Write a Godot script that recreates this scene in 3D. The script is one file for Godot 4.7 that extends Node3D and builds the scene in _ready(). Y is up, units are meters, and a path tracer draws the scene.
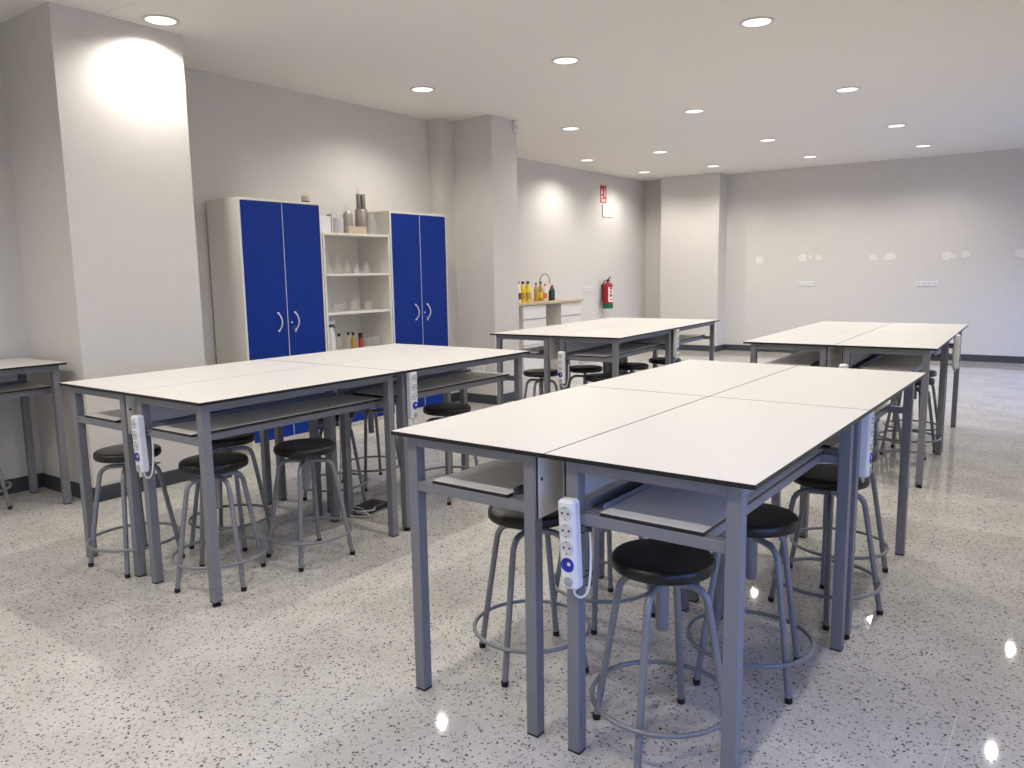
extends Node3D
# A classroom laboratory: x to the right, y up, and d is the depth away from the camera (d = -z).

const TABLE_W := 0.6066
const TABLE_L := 1.1955
const TABLE_H := 0.91
const GAP := 0.004
const CEIL := 3.041
const WALL_X := -5.744      # wall behind the cupboards
const PIER_X := -5.045      # room face of the three pillars
const FAR_X := -6.624       # wall behind the sink counter
const BACK_D := 13.427
const RIGHT_X := 0.85
const REAR_D := -4.0

var M := {}
var meshes := {}
var taken := {}

func V(x: float, y: float, d: float) -> Vector3:
	return Vector3(x, y, -d)

# ------------------------------------------------------------------ nodes
func numbered(called: String) -> String:
	var n: int = taken.get(called, 0)
	taken[called] = n + 1
	return called if n == 0 else "%s_%03d" % [called, n]

func thing(called: String, label: String, category: String, at := Vector3.ZERO, turn := 0.0, group := "") -> Node3D:
	var o := Node3D.new()
	o.name = numbered(called)
	add_child(o)
	o.position = at
	o.rotation.y = turn
	tag(o, label, category, group)
	return o

func tag(o: Node, label: String, category: String, group := "") -> void:
	o.set_meta("label", label)
	o.set_meta("category", category)
	if group != "":
		o.set_meta("group", group)

func part(parent: Node, called: String, mesh: Mesh, mat: Material, at := Vector3.ZERO, rot := Vector3.ZERO) -> MeshInstance3D:
	var o := MeshInstance3D.new()
	o.name = called
	o.mesh = mesh
	o.material_override = mat
	parent.add_child(o, true)
	o.position = at
	o.rotation = rot
	return o

func struct(called: String, mesh: Mesh, mat: Material, at: Vector3) -> MeshInstance3D:
	var o := part(self, called, mesh, mat, at)
	o.set_meta("kind", "structure")
	return o

func struct_root(called: String, at := Vector3.ZERO) -> Node3D:
	var o := Node3D.new()
	o.name = called
	add_child(o)
	o.position = at
	o.set_meta("kind", "structure")
	return o

# ------------------------------------------------------------------ meshes
func tri(st: SurfaceTool, a: Vector3, b: Vector3, c: Vector3, na: Vector3, nb: Vector3, nc: Vector3) -> void:
	var n := na + nb + nc
	if (c - a).cross(b - a).dot(n) < 0.0:
		var t := b
		b = c
		c = t
		t = nb
		nb = nc
		nc = t
	for k in 3:
		st.set_normal([na, nb, nc][k])
		st.add_vertex([a, b, c][k])

func quad(st: SurfaceTool, a: Vector3, b: Vector3, c: Vector3, d: Vector3, na: Vector3, nb: Vector3, nc: Vector3, nd: Vector3) -> void:
	tri(st, a, b, c, na, nb, nc)
	tri(st, a, c, d, na, nc, nd)

func begin() -> SurfaceTool:
	var st := SurfaceTool.new()
	st.begin(Mesh.PRIMITIVE_TRIANGLES)
	return st

func add_box(st: SurfaceTool, size: Vector3, bevel := 0.0, at := Vector3.ZERO, basis := Basis.IDENTITY) -> void:
	var h := size * 0.5
	var b: float = minf(bevel, 0.45 * minf(size.x, minf(size.y, size.z)))
	var P := func(p: Vector3) -> Vector3: return at + basis * p
	for ax in 3:
		var u := (ax + 1) % 3
		var w := (ax + 2) % 3
		for s in [-1.0, 1.0]:
			var q: Array[Vector3] = []
			for k in [[-1, -1], [1, -1], [1, 1], [-1, 1]]:
				var p := Vector3.ZERO
				p[ax] = s * h[ax]
				p[u] = k[0] * (h[u] - b)
				p[w] = k[1] * (h[w] - b)
				q.append(P.call(p))
			var n := Vector3.ZERO
			n[ax] = s
			n = basis * n
			quad(st, q[0], q[1], q[2], q[3], n, n, n, n)
	if b <= 0.0:
		return
	for ax in 3:                                   # chamfered edges that run along ax
		var u := (ax + 1) % 3
		var w := (ax + 2) % 3
		for su in [-1.0, 1.0]:
			for sw in [-1.0, 1.0]:
				var q: Array[Vector3] = []
				for k in [[0, -1], [0, 1], [1, 1], [1, -1]]:
					var p := Vector3.ZERO
					p[ax] = k[1] * (h[ax] - b)
					p[u] = su * (h[u] if k[0] == 0 else h[u] - b)
					p[w] = sw * (h[w] - b if k[0] == 0 else h[w])
					q.append(P.call(p))
				var n := Vector3.ZERO
				n[u] = su
				n[w] = sw
				n = basis * n.normalized()
				quad(st, q[0], q[1], q[2], q[3], n, n, n, n)
	for sx in [-1.0, 1.0]:
		for sy in [-1.0, 1.0]:
			for sz in [-1.0, 1.0]:
				var n := basis * Vector3(sx, sy, sz).normalized()
				tri(st, P.call(Vector3(sx * h.x, sy * (h.y - b), sz * (h.z - b))), P.call(Vector3(sx * (h.x - b), sy * h.y, sz * (h.z - b))), P.call(Vector3(sx * (h.x - b), sy * (h.y - b), sz * h.z)), n, n, n)

func box(size: Vector3, bevel := 0.0) -> Mesh:
	var key := "box %s %s" % [size, bevel]
	if not meshes.has(key):
		var st := begin()
		add_box(st, size, bevel)
		meshes[key] = st.commit()
	return meshes[key]

# a turned shape: profile points (radius, height), bottom to top
func add_lathe(st: SurfaceTool, prof: Array, segs := 24, at := Vector3.ZERO, basis := Basis.IDENTITY, scale_z := 1.0) -> void:
	var m := prof.size()
	var nn: Array[Vector2] = []
	for i in m - 1:
		var e: Vector2 = prof[i + 1] - prof[i]
		nn.append(Vector2(e.y, -e.x).normalized())
	for i in m - 1:
		var n0: Vector2 = nn[i]
		var n1: Vector2 = nn[i]
		if i > 0 and nn[i - 1].dot(nn[i]) > 0.7:
			n0 = (nn[i - 1] + nn[i]).normalized()
		if i < m - 2 and nn[i + 1].dot(nn[i]) > 0.7:
			n1 = (nn[i + 1] + nn[i]).normalized()
		for k in segs:
			var a0 := TAU * k / segs
			var a1 := TAU * (k + 1) / segs
			var pts: Array[Vector3] = []
			var nrm: Array[Vector3] = []
			for c in [[i, a0, n0], [i, a1, n0], [i + 1, a1, n1], [i + 1, a0, n1]]:
				var q: Vector2 = prof[c[0]]
				var an: float = c[1]
				var nv: Vector2 = c[2]
				pts.append(at + basis * Vector3(q.x * cos(an), q.y, q.x * sin(an) * scale_z))
				nrm.append((basis * Vector3(nv.x * cos(an), nv.y, nv.x * sin(an))).normalized())
			if prof[i].x > 1e-6:
				tri(st, pts[0], pts[1], pts[2], nrm[0], nrm[1], nrm[2])
			if prof[i + 1].x > 1e-6:
				tri(st, pts[0], pts[2], pts[3], nrm[0], nrm[2], nrm[3])

func lathe(prof: Array, segs := 24, scale_z := 1.0) -> Mesh:
	var key := "lathe %s %s %s" % [prof, segs, scale_z]
	if not meshes.has(key):
		var st := begin()
		add_lathe(st, prof, segs, Vector3.ZERO, Basis.IDENTITY, scale_z)
		meshes[key] = st.commit()
	return meshes[key]

func smooth_path(pts: Array, steps := 6, closed := false) -> Array:
	var out := []
	var n := pts.size()
	for i in (n if closed else n - 1):
		var p0: Vector3 = pts[(i - 1 + n) % n] if closed else pts[maxi(i - 1, 0)]
		var p1: Vector3 = pts[i]
		var p2: Vector3 = pts[(i + 1) % n]
		var p3: Vector3 = pts[(i + 2) % n] if closed else pts[mini(i + 2, n - 1)]
		for s in steps:
			out.append(p1.cubic_interpolate(p2, p0, p3, float(s) / steps))
	if not closed:
		out.append(pts[n - 1])
	return out

func add_tube(st: SurfaceTool, path: Array, radius: float, segs := 10, closed := false) -> void:
	var n := path.size()
	var rings := []
	var normals := []
	var up := Vector3(0.123, 0.97, 0.21).normalized()
	for i in n:
		var t: Vector3
		if closed:
			t = path[(i + 1) % n] - path[(i - 1 + n) % n]
		else:
			t = path[mini(i + 1, n - 1)] - path[maxi(i - 1, 0)]
		t = t.normalized()
		if absf(t.dot(up)) > 0.95:
			up = Vector3(0.9, 0.1, 0.42).normalized()
		var sx := (up - t * up.dot(t)).normalized()
		up = sx
		var sy := t.cross(sx)
		var r := []
		var q := []
		for k in segs:
			var v := sx * cos(TAU * k / segs) + sy * sin(TAU * k / segs)
			q.append(v)
			r.append(path[i] + v * radius)
		rings.append(r)
		normals.append(q)
	for i in (n if closed else n - 1):
		var j := (i + 1) % n
		var off := 0
		if closed and j == 0:                    # meet the first ring where its frame points
			var best := -2.0
			for k in segs:
				var dt: float = normals[i][0].dot(normals[0][k])
				if dt > best:
					best = dt
					off = k
		for k in segs:
			var l := (k + 1) % segs
			var ko := (k + off) % segs
			var lo := (l + off) % segs
			quad(st, rings[i][k], rings[i][l], rings[j][lo], rings[j][ko], normals[i][k], normals[i][l], normals[j][lo], normals[j][ko])
	if not closed:
		for e in [0, n - 1]:
			var tn: Vector3 = (path[0] - path[1]).normalized() if e == 0 else (path[n - 1] - path[n - 2]).normalized()
			for k in segs:
				tri(st, path[e], rings[e][k], rings[e][(k + 1) % segs], tn, tn, tn)

func tube(path: Array, radius: float, segs := 10, closed := false) -> Mesh:
	var st := begin()
	add_tube(st, path, radius, segs, closed)
	return st.commit()

func ring_path(r: float, y: float, n := 40) -> Array:
	var out := []
	for k in n:
		out.append(Vector3(r * cos(TAU * k / n), y, r * sin(TAU * k / n)))
	return out

# an outline in the xy plane given thickness along z
func slab(outline: PackedVector2Array, thick: float) -> Mesh:
	var st := begin()
	var idx := Geometry2D.triangulate_polygon(outline)
	var f := Vector3(0, 0, 1)
	for i in range(0, idx.size(), 3):
		for s in [1.0, -1.0]:
			var q: Array[Vector3] = []
			for k in 3:
				var v := outline[idx[i + k]]
				q.append(Vector3(v.x, v.y, thick * 0.5 * s))
			tri(st, q[0], q[1], q[2], f * s, f * s, f * s)
	var area := 0.0
	for i in outline.size():
		area += outline[i].cross(outline[(i + 1) % outline.size()])
	for i in outline.size():
		var a := outline[i]
		var b := outline[(i + 1) % outline.size()]
		var e := (b - a) * signf(area)
		var n := Vector3(e.y, -e.x, 0).normalized()
		quad(st, Vector3(a.x, a.y, -thick / 2), Vector3(b.x, b.y, -thick / 2), Vector3(b.x, b.y, thick / 2), Vector3(a.x, a.y, thick / 2), n, n, n, n)
	return st.commit()

func rounded_rect(w: float, h: float, r: float, steps := 5) -> PackedVector2Array:
	var out := PackedVector2Array()
	for c in [[1, 1, 0], [-1, 1, 1], [-1, -1, 2], [1, -1, 3]]:
		for k in steps + 1:
			var a: float = PI / 2 * (c[2] + float(k) / steps)
			out.append(Vector2(c[0] * (w / 2 - r) + r * cos(a), c[1] * (h / 2 - r) + r * sin(a)))
	return out

# ------------------------------------------------------------------ materials
func mat(c: Color, rough := 0.5, metal := 0.0) -> StandardMaterial3D:
	var m := StandardMaterial3D.new()
	m.albedo_color = c
	m.roughness = rough
	m.metallic = metal
	return m

func c255(r: float, g: float, b: float) -> Color:
	return Color(r / 255.0, g / 255.0, b / 255.0)

func grain(m: StandardMaterial3D, freq: float, lo: float, scale: float, seed_: int, bump := 0.0) -> StandardMaterial3D:
	var n := FastNoiseLite.new()
	n.seed = seed_
	n.frequency = freq
	n.fractal_octaves = 4
	var t := NoiseTexture2D.new()
	t.width = 256
	t.height = 256
	t.seamless = true
	t.noise = n
	var g := Gradient.new()
	g.set_color(0, Color(lo, lo, lo))
	g.set_color(1, Color(1, 1, 1))
	t.color_ramp = g
	m.albedo_texture = t
	m.uv1_triplanar = true
	m.uv1_world_triplanar = true
	m.uv1_scale = Vector3.ONE * scale
	if bump > 0.0:
		var b := NoiseTexture2D.new()
		b.width = 256
		b.height = 256
		b.seamless = true
		b.as_normal_map = true
		b.bump_strength = bump
		b.noise = n
		m.normal_enabled = true
		m.normal_texture = b
		m.normal_scale = 0.3
	return m

func terrazzo() -> StandardMaterial3D:
	var N := 1792
	var size := 2.4
	var rng := RandomNumberGenerator.new()
	rng.seed = 4711
	var mottle := FastNoiseLite.new()
	mottle.seed = 5
	mottle.frequency = 0.012
	mottle.fractal_octaves = 4
	var cells := mottle.get_seamless_image(448, 448)
	cells.resize(N, N, Image.INTERPOLATE_CUBIC)
	cells.convert(Image.FORMAT_L8)
	var src := cells.get_data()
	var px := PackedByteArray()
	px.resize(N * N * 3)
	for i in N * N:
		var v := (src[i] - 128) * 0.085
		px[i * 3] = int(194.0 + v)
		px[i * 3 + 1] = int(192.0 + v)
		px[i * 3 + 2] = int(186.0 + v)
	var k := N / size
	# marble chips in three sizes: pale ones first, then grey, brown and near-black ones
	var kinds := [[20000, 0.0035, 0.008, 0.55, [c255(217, 212, 203), c255(190, 184, 176), c255(210, 206, 200), c255(183, 178, 170)]],
		[12000, 0.0018, 0.0038, 0.7, [c255(150, 144, 138), c255(138, 134, 130), c255(160, 150, 142)]],
		[15000, 0.0025, 0.0064, 0.88, [c255(112, 106, 104), c255(96, 92, 92), c255(124, 112, 104), c255(84, 82, 86), c255(104, 106, 112)]],
		[2600, 0.004, 0.0078, 0.95, [c255(70, 68, 72), c255(88, 80, 76), c255(60, 60, 64)]]]
	for kd in kinds:
		for n in int(kd[0]):
			var cx := rng.randf() * N
			var cy := rng.randf() * N
			var ra: float = rng.randf_range(kd[1], kd[2]) * k
			var rb: float = ra * rng.randf_range(0.34, 0.75)
			var an := rng.randf() * PI
			var ca := cos(an)
			var sa := sin(an)
			var cols: Array = kd[4]
			var c: Color = cols[rng.randi() % cols.size()]
			var op: float = float(kd[3]) * rng.randf_range(0.75, 1.0)
			var skew := rng.randf_range(-0.5, 0.5)
			var R := int(ceil(ra))
			for y in range(-R, R + 1):
				for x in range(-R, R + 1):
					var u := (x * ca + y * sa) / ra
					var w := (-x * sa + y * ca) / rb
					if absf(u) + absf(w + skew * u) * 0.9 < 1.0:     # an angular splinter
						var i := (posmod(int(cy) + y, N) * N + posmod(int(cx) + x, N)) * 3
						px[i] = int(lerpf(px[i], c.r8, op))
						px[i + 1] = int(lerpf(px[i + 1], c.g8, op))
						px[i + 2] = int(lerpf(px[i + 2], c.b8, op))
	var img := Image.create_from_data(N, N, false, Image.FORMAT_RGB8, px)
	img.generate_mipmaps()
	var m := mat(Color.WHITE, 0.045)
	m.albedo_texture = ImageTexture.create_from_image(img)
	m.uv1_triplanar = true
	m.uv1_world_triplanar = true
	m.uv1_scale = Vector3.ONE / size
	m.metallic_specular = 0.26
	return m

func make_materials() -> void:
	M.wall = grain(mat(c255(217, 214, 209), 0.8), 0.03, 0.985, 0.7, 3)
	M.ceiling = mat(c255(238, 235, 230), 0.9)
	M.floor = terrazzo()
	M.seam = mat(c255(206, 201, 193), 0.3)
	M.baseboard = mat(c255(66, 70, 74), 0.45)
	M.laminate = mat(c255(218, 216, 212), 0.4)
	M.core = mat(c255(18, 17, 17), 0.45)
	M.steel = grain(mat(c255(128, 130, 136), 0.45, 0.0), 0.4, 0.94, 3.0, 8)
	M.tube = mat(c255(134, 137, 142), 0.36, 0.2)
	M.rubber = mat(c255(20, 20, 21), 0.6)
	M.seat = mat(c255(17, 17, 18), 0.36)
	M.white = mat(c255(228, 225, 219), 0.4)
	M.carcass = mat(c255(232, 228, 219), 0.45)
	M.blue = mat(c255(16, 50, 138), 0.5)
	M.blue.metallic_specular = 0.3
	M.plastic = mat(c255(232, 233, 233), 0.32)
	M.socket = mat(c255(205, 206, 206), 0.4)
	M.dark = mat(c255(38, 38, 40), 0.5)
	M.blue_plug = mat(c255(32, 44, 160), 0.3)
	M.button = mat(c255(165, 165, 166), 0.4)
	M.cable = mat(c255(226, 226, 224), 0.4)
	M.chrome = mat(c255(205, 205, 205), 0.2, 1.0)
	M.handle = mat(c255(222, 224, 228), 0.25, 0.2)
	M.wood = grain(mat(c255(214, 192, 158), 0.45), 0.02, 0.85, 2.0, 12)
	M.red = mat(c255(160, 20, 38), 0.3)
	M.sign_red = mat(c255(196, 26, 40), 0.45)
	M.green = mat(c255(22, 104, 62), 0.45)
	M.paper = mat(c255(236, 233, 230), 0.6)
	M.patch = mat(c255(232, 229, 225), 0.85)
	M.yellow = mat(c255(236, 206, 30), 0.3)
	M.amber = mat(c255(196, 158, 72), 0.25)
	M.orange = mat(c255(224, 128, 40), 0.3)
	M.dark_green = mat(c255(14, 58, 44), 0.25)
	M.purple = mat(c255(92, 34, 62), 0.35)
	M.cardboard = mat(c255(196, 180, 156), 0.7)
	M.device = mat(c255(160, 152, 146), 0.35, 0.5)
	M.tin = mat(c255(140, 138, 136), 0.25, 0.9)
	M.liquid_red = mat(c255(196, 62, 48), 0.3)
	M.paper_grey = mat(c255(206, 206, 212), 0.55)
	M.glass = mat(Color(0.95, 0.97, 0.97, 0.12), 0.03)
	M.glass.transparency = BaseMaterial3D.TRANSPARENCY_ALPHA
	M.pane = mat(Color(0.95, 0.97, 0.98, 0.06), 0.02)
	M.pane.transparency = BaseMaterial3D.TRANSPARENCY_ALPHA
	M.frame = mat(c255(210, 210, 208), 0.4)
	M.paving = mat(c255(150, 148, 144), 0.8)
	M.diffuser = mat(c255(250, 246, 240), 0.5)
	M.diffuser.emission_enabled = true
	M.diffuser.emission = LAMP_COLOR
	M.diffuser.emission_energy_multiplier = LAMP_GLOW

# ------------------------------------------------------------------ camera, sky, light
const LAMP_COLOR := Color(1.0, 0.973, 0.94)
const LAMP_ENERGY := 3.0
const LAMP_GLOW := 3.6
const SKY_ENERGY := 3.5
const EXPOSURE := 0.46

func _ready() -> void:
	var cam := Camera3D.new()
	cam.name = "camera"
	add_child(cam)
	var right := Vector3(0.810446, -0.015852, -0.585599)
	var up := Vector3(-0.070085, 0.98983, -0.12379)
	cam.transform = Transform3D(Basis(right, up, right.cross(up)).orthonormalized(), V(0, 1.4202, 0))
	cam.fov = rad_to_deg(2.0 * atan(384.0 / 779.62))
	cam.near = 0.05
	cam.far = 200.0
	cam.current = true

	var env := Environment.new()
	var sky_mat := ProceduralSkyMaterial.new()
	sky_mat.sky_top_color = Color(0.30, 0.46, 0.82)
	sky_mat.sky_horizon_color = Color(0.60, 0.72, 0.95)
	sky_mat.ground_bottom_color = Color(0.25, 0.27, 0.30)
	sky_mat.ground_horizon_color = Color(0.55, 0.64, 0.80)
	sky_mat.sky_energy_multiplier = SKY_ENERGY
	sky_mat.ground_energy_multiplier = SKY_ENERGY
	var sky := Sky.new()
	sky.sky_material = sky_mat
	env.background_mode = Environment.BG_SKY
	env.sky = sky
	env.tonemap_mode = Environment.TONE_MAPPER_LINEAR
	env.tonemap_exposure = EXPOSURE
	env.sdfgi_enabled = true
	env.ssao_enabled = true
	env.ssil_enabled = true
	var we := WorldEnvironment.new()
	we.name = "world_environment"
	we.environment = env
	add_child(we)

	make_materials()
	build_shell()
	build_lights()
	build_tables()
	build_stools()
	build_cupboards()
	build_counter()
	build_wall_things()
	build_power_strips()

# ------------------------------------------------------------------ the room
# a wall block between two corners given as (x, d), floor to ceiling unless y0, y1 are set
func block(called: String, x0: float, x1: float, d0: float, d1: float, y0 := 0.0, y1 := CEIL, material: Material = null) -> MeshInstance3D:
	return struct(called, box(Vector3(x1 - x0, y1 - y0, d1 - d0)), material if material else M.wall, V((x0 + x1) / 2, (y0 + y1) / 2, (d0 + d1) / 2))

func skirting(parent: Node3D, x0: float, d0: float, x1: float, d1: float, nx: float, nd: float) -> void:
	# a run of dark skirting board on a wall line, standing proud by 12 mm along the normal (nx, nd)
	var t := 0.012
	var ln := Vector2(x1 - x0, d1 - d0).length()
	var size := Vector3(ln if absf(nd) > 0.5 else t, 0.1, ln if absf(nx) > 0.5 else t)
	var o := part(parent, "skirting_board", box(size, 0.003), M.baseboard)
	o.position = V((x0 + x1) / 2 + nx * t / 2, 0.05, (d0 + d1) / 2 + nd * t / 2)

func build_shell() -> void:
	var fl := struct("floor", box(Vector3(RIGHT_X + 7.0, 0.2, BACK_D - REAR_D + 0.4)), M.floor, V((RIGHT_X - 7.0) / 2, -0.1, (BACK_D + REAR_D) / 2))
	# welded joints between the flooring sheets
	for s in [[-5.7, 2.69, RIGHT_X, 2.69], [-2.644, 2.69, -2.644, 5.1], [-0.222, 0.3, -0.222, 2.69], [-5.05, 5.1, RIGHT_X, 5.1]]:
		var along_x: bool = s[1] == s[3]
		var ln: float = (s[2] - s[0]) if along_x else (s[3] - s[1])
		var o := part(fl, "floor_joint", box(Vector3(ln if along_x else 0.003, 0.0006, 0.003 if along_x else ln)), M.seam)
		o.position = V((s[0] + s[2]) / 2, 0.0003, (s[1] + s[3]) / 2) - fl.position

	var ce := struct_root("ceiling")
	part(ce, "ceiling_panel", box(Vector3(RIGHT_X + 7.0, 0.03, 2.6585 - REAR_D + 0.2)), M.ceiling, V((RIGHT_X - 7.0) / 2, CEIL + 0.015, (2.6585 + REAR_D - 0.2) / 2))
	part(ce, "ceiling_panel", box(Vector3(RIGHT_X + 7.0, 0.03, BACK_D + 0.2 - 2.6615)), M.ceiling, V((RIGHT_X - 7.0) / 2, CEIL + 0.015, (2.6615 + BACK_D + 0.2) / 2))
	part(ce, "ceiling_slab", box(Vector3(RIGHT_X + 7.0, 0.15, BACK_D - REAR_D + 0.4)), M.ceiling, V((RIGHT_X - 7.0) / 2, CEIL + 0.105, (BACK_D + REAR_D) / 2))

	block("wall_left", -6.9, WALL_X, REAR_D - 0.2, 6.463)
	block("wall_left_pillar", WALL_X, PIER_X + 0.018, 2.351, 3.197)
	block("wall_left_step", -6.9, -5.583, 6.463, 6.678)
	block("wall_left_pier", -6.9, PIER_X - 0.018, 6.678, 7.126)
	block("wall_left_far", -6.9, FAR_X, 7.126, BACK_D + 0.2)
	var wb := block("wall_back", FAR_X, RIGHT_X + 0.2, BACK_D, BACK_D + 0.2)
	block("wall_back_pillar", -6.141, PIER_X - 0.022, 13.06, BACK_D)
	block("wall_rear", WALL_X, RIGHT_X + 0.2, REAR_D - 0.2, REAR_D)

	var bl := struct_root("baseboard_left")
	skirting(bl, WALL_X, REAR_D, WALL_X, 2.351, 1, 0)
	skirting(bl, WALL_X + 0.012, 2.351, PIER_X + 0.03, 2.351, 0, -1)
	skirting(bl, PIER_X + 0.018, 2.351, PIER_X + 0.018, 3.209, 1, 0)
	skirting(bl, WALL_X, 3.197, PIER_X + 0.018, 3.197, 0, 1)
	skirting(bl, WALL_X, 3.209, WALL_X, 6.451, 1, 0)
	skirting(bl, WALL_X, 6.463, -5.571, 6.463, 0, -1)
	skirting(bl, -5.583, 6.463, -5.583, 6.666, 1, 0)
	skirting(bl, -5.583, 6.678, PIER_X - 0.006, 6.678, 0, -1)
	skirting(bl, PIER_X - 0.018, 6.678, PIER_X - 0.018, 7.138, 1, 0)
	skirting(bl, FAR_X, 7.126, PIER_X - 0.018, 7.126, 0, 1)
	skirting(bl, FAR_X, 7.138, FAR_X, BACK_D, 1, 0)
	var bb := struct_root("baseboard_back")
	skirting(bb, FAR_X + 0.012, BACK_D, -6.141, BACK_D, 0, -1)
	skirting(bb, -6.153, 13.06, PIER_X - 0.01, 13.06, 0, -1)
	skirting(bb, PIER_X - 0.022, 13.06, PIER_X - 0.022, BACK_D - 0.012, 1, 0)
	skirting(bb, PIER_X - 0.022, BACK_D, RIGHT_X, BACK_D, 0, -1)

	# window wall on the right, outside the picture: daylight comes in here
	var wins := [[-0.3, 2.2, 0.45, 1.9], [8.8, 12.7, 0.05, 1.6]]
	var d := REAR_D
	var wr := struct_root("wall_right")
	for w in wins:
		part(wr, "wall_panel", box(Vector3(0.2, CEIL, w[0] - d)), M.wall, V(RIGHT_X + 0.1, CEIL / 2, (w[0] + d) / 2))
		part(wr, "wall_panel", box(Vector3(0.2, w[2], w[1] - w[0])), M.wall, V(RIGHT_X + 0.1, w[2] / 2, (w[0] + w[1]) / 2))
		part(wr, "wall_panel", box(Vector3(0.2, CEIL - w[3], w[1] - w[0])), M.wall, V(RIGHT_X + 0.1, (CEIL + w[3]) / 2, (w[0] + w[1]) / 2))
		d = w[1]
	part(wr, "wall_panel", box(Vector3(0.2, CEIL, BACK_D + 0.2 - d)), M.wall, V(RIGHT_X + 0.1, CEIL / 2, (BACK_D + 0.2 + d) / 2))
	for i in wins.size():
		var w: Array = wins[i]
		var ww: float = w[1] - w[0]
		var hh: float = w[3] - w[2]
		var n := struct_root("window_%d" % (i + 1), V(RIGHT_X + 0.12, (w[2] + w[3]) / 2, (w[0] + w[1]) / 2))
		for s in [-1.0, 1.0]:
			part(n, "window_frame", box(Vector3(0.06, hh, 0.05), 0.004), M.frame, Vector3(0, 0, s * (ww / 2 - 0.025)))
			part(n, "window_frame", box(Vector3(0.06, 0.05, ww), 0.004), M.frame, Vector3(0, s * (hh / 2 - 0.025), 0))
			part(n, "mullion", box(Vector3(0.05, hh - 0.1, 0.04), 0.004), M.frame, Vector3(0, 0, s * ww / 6))
		for k in 3:
			part(n, "pane", box(Vector3(0.004, hh - 0.1, ww / 3 - 0.06)), M.pane, Vector3(0, 0, (k - 1) * (ww / 3 - 0.01)))
	var pv := struct_root("ground_outside")
	part(pv, "paving", box(Vector3(60, 0.2, 90)), M.paving, V(RIGHT_X + 30.3, -0.15, 5))

	# filler dabs on the back wall
	var rng := RandomNumberGenerator.new()
	rng.seed = 77
	for q in [[-4.47, 1.575, 0.075], [-4.5, 1.6, 0.04], [-3.76, 1.585, 0.075], [-3.64, 1.605, 0.035], [-3.51, 1.585, 0.055], [-2.68, 1.565, 0.065], [-2.43, 1.575, 0.075], [-2.47, 1.56, 0.05], [-1.65, 1.575, 0.08], [-1.57, 1.56, 0.04], [-1.41, 1.585, 0.06], [-0.71, 1.585, 0.08]]:
		var o := PackedVector2Array()
		for k in 14:
			var a := TAU * k / 14
			var r: float = q[2] * rng.randf_range(0.72, 1.15)
			o.append(Vector2(r * cos(a), r * 0.85 * sin(a)))
		part(wb, "filler_patch", slab(o, 0.001 + 0.0012 * (wb.get_child_count() % 3)), M.patch, V(q[0], q[1], BACK_D) - wb.position)

# ------------------------------------------------------------------ downlights
func build_lights() -> void:
	var cols := [-4.84, -3.35, -1.86, -0.36]
	var rows := [-2.0, 0.45, 2.94, 5.39, 7.89, 10.24, 12.17]
	var seen := {"0 1": "recessed round downlight against the bright face of the front left pillar",
		"0 2": "recessed downlight in front of the small pier past the cupboards",
		"1 2": "recessed downlight nearest the picture top, middle of three abreast",
		"2 2": "largest recessed downlight in view, above the front tables",
		"0 3": "recessed downlight just right of the motion sensor, second row in view",
		"1 3": "recessed downlight in the middle of the second row in view",
		"2 3": "recessed downlight at the right of the second row in view",
		"0 4": "recessed downlight second from the left in the third row",
		"1 4": "recessed downlight third from the left in the third row",
		"2 4": "rightmost recessed downlight in view of the third row",
		"0 5": "recessed downlight in front of the back pillar, second of the last row",
		"1 5": "recessed downlight third of the last row by the back wall",
		"2 5": "rightmost recessed downlight of the last row by the back wall",
		"-1 4": "recessed downlight by the counter wall, nearer one of two there",
		"-1 5": "recessed downlight in the far left corner by the red sign"}
	var where := ["well behind the camera", "just behind the camera", "over the nearest tables", "one row past the nearest tables", "over the gap between the blocks", "over the far blocks", "by the back wall"]
	var side := ["in the left column", "in the second column", "in the third column", "in the fourth column"]
	for i in cols.size():
		for j in rows.size():
			var key := "%d %d" % [i, j - 1]
			if i == 3 and (j < 1 or j == rows.size() - 1):
				continue
			downlight(cols[i], rows[j], seen.get(key, "recessed downlight %s, %s, beyond the picture edge" % [side[i], where[j]]))
	downlight(-6.0, 10.23, seen["-1 4"])
	downlight(-6.0, 12.1, seen["-1 5"])

func downlight(x: float, d: float, label: String) -> void:
	var o := thing("ceiling_light", label, "ceiling light", V(x, CEIL, d), 0.0, "recessed ceiling downlights")
	part(o, "trim_ring", lathe([Vector2(0.112, 0.0), Vector2(0.112, -0.004), Vector2(0.106, -0.008), Vector2(0.094, -0.008), Vector2(0.09, -0.004), Vector2(0.09, 0.0)], 32), M.frame)
	part(o, "light_diffuser", lathe([Vector2(0.0, -0.005), Vector2(0.06, -0.005), Vector2(0.089, -0.0035), Vector2(0.09, -0.0005)], 32), M.diffuser)
	var l := SpotLight3D.new()
	l.name = "lamp_beam"
	l.light_color = LAMP_COLOR
	l.light_energy = LAMP_ENERGY
	l.light_size = 0.03
	l.spot_range = 30.0
	l.spot_attenuation = 2.0
	l.spot_angle = 77.0
	l.spot_angle_attenuation = 0.72
	l.shadow_enabled = true
	o.add_child(l)
	l.position = Vector3(0, -0.045, 0)
	l.rotation_degrees.x = -90

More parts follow.
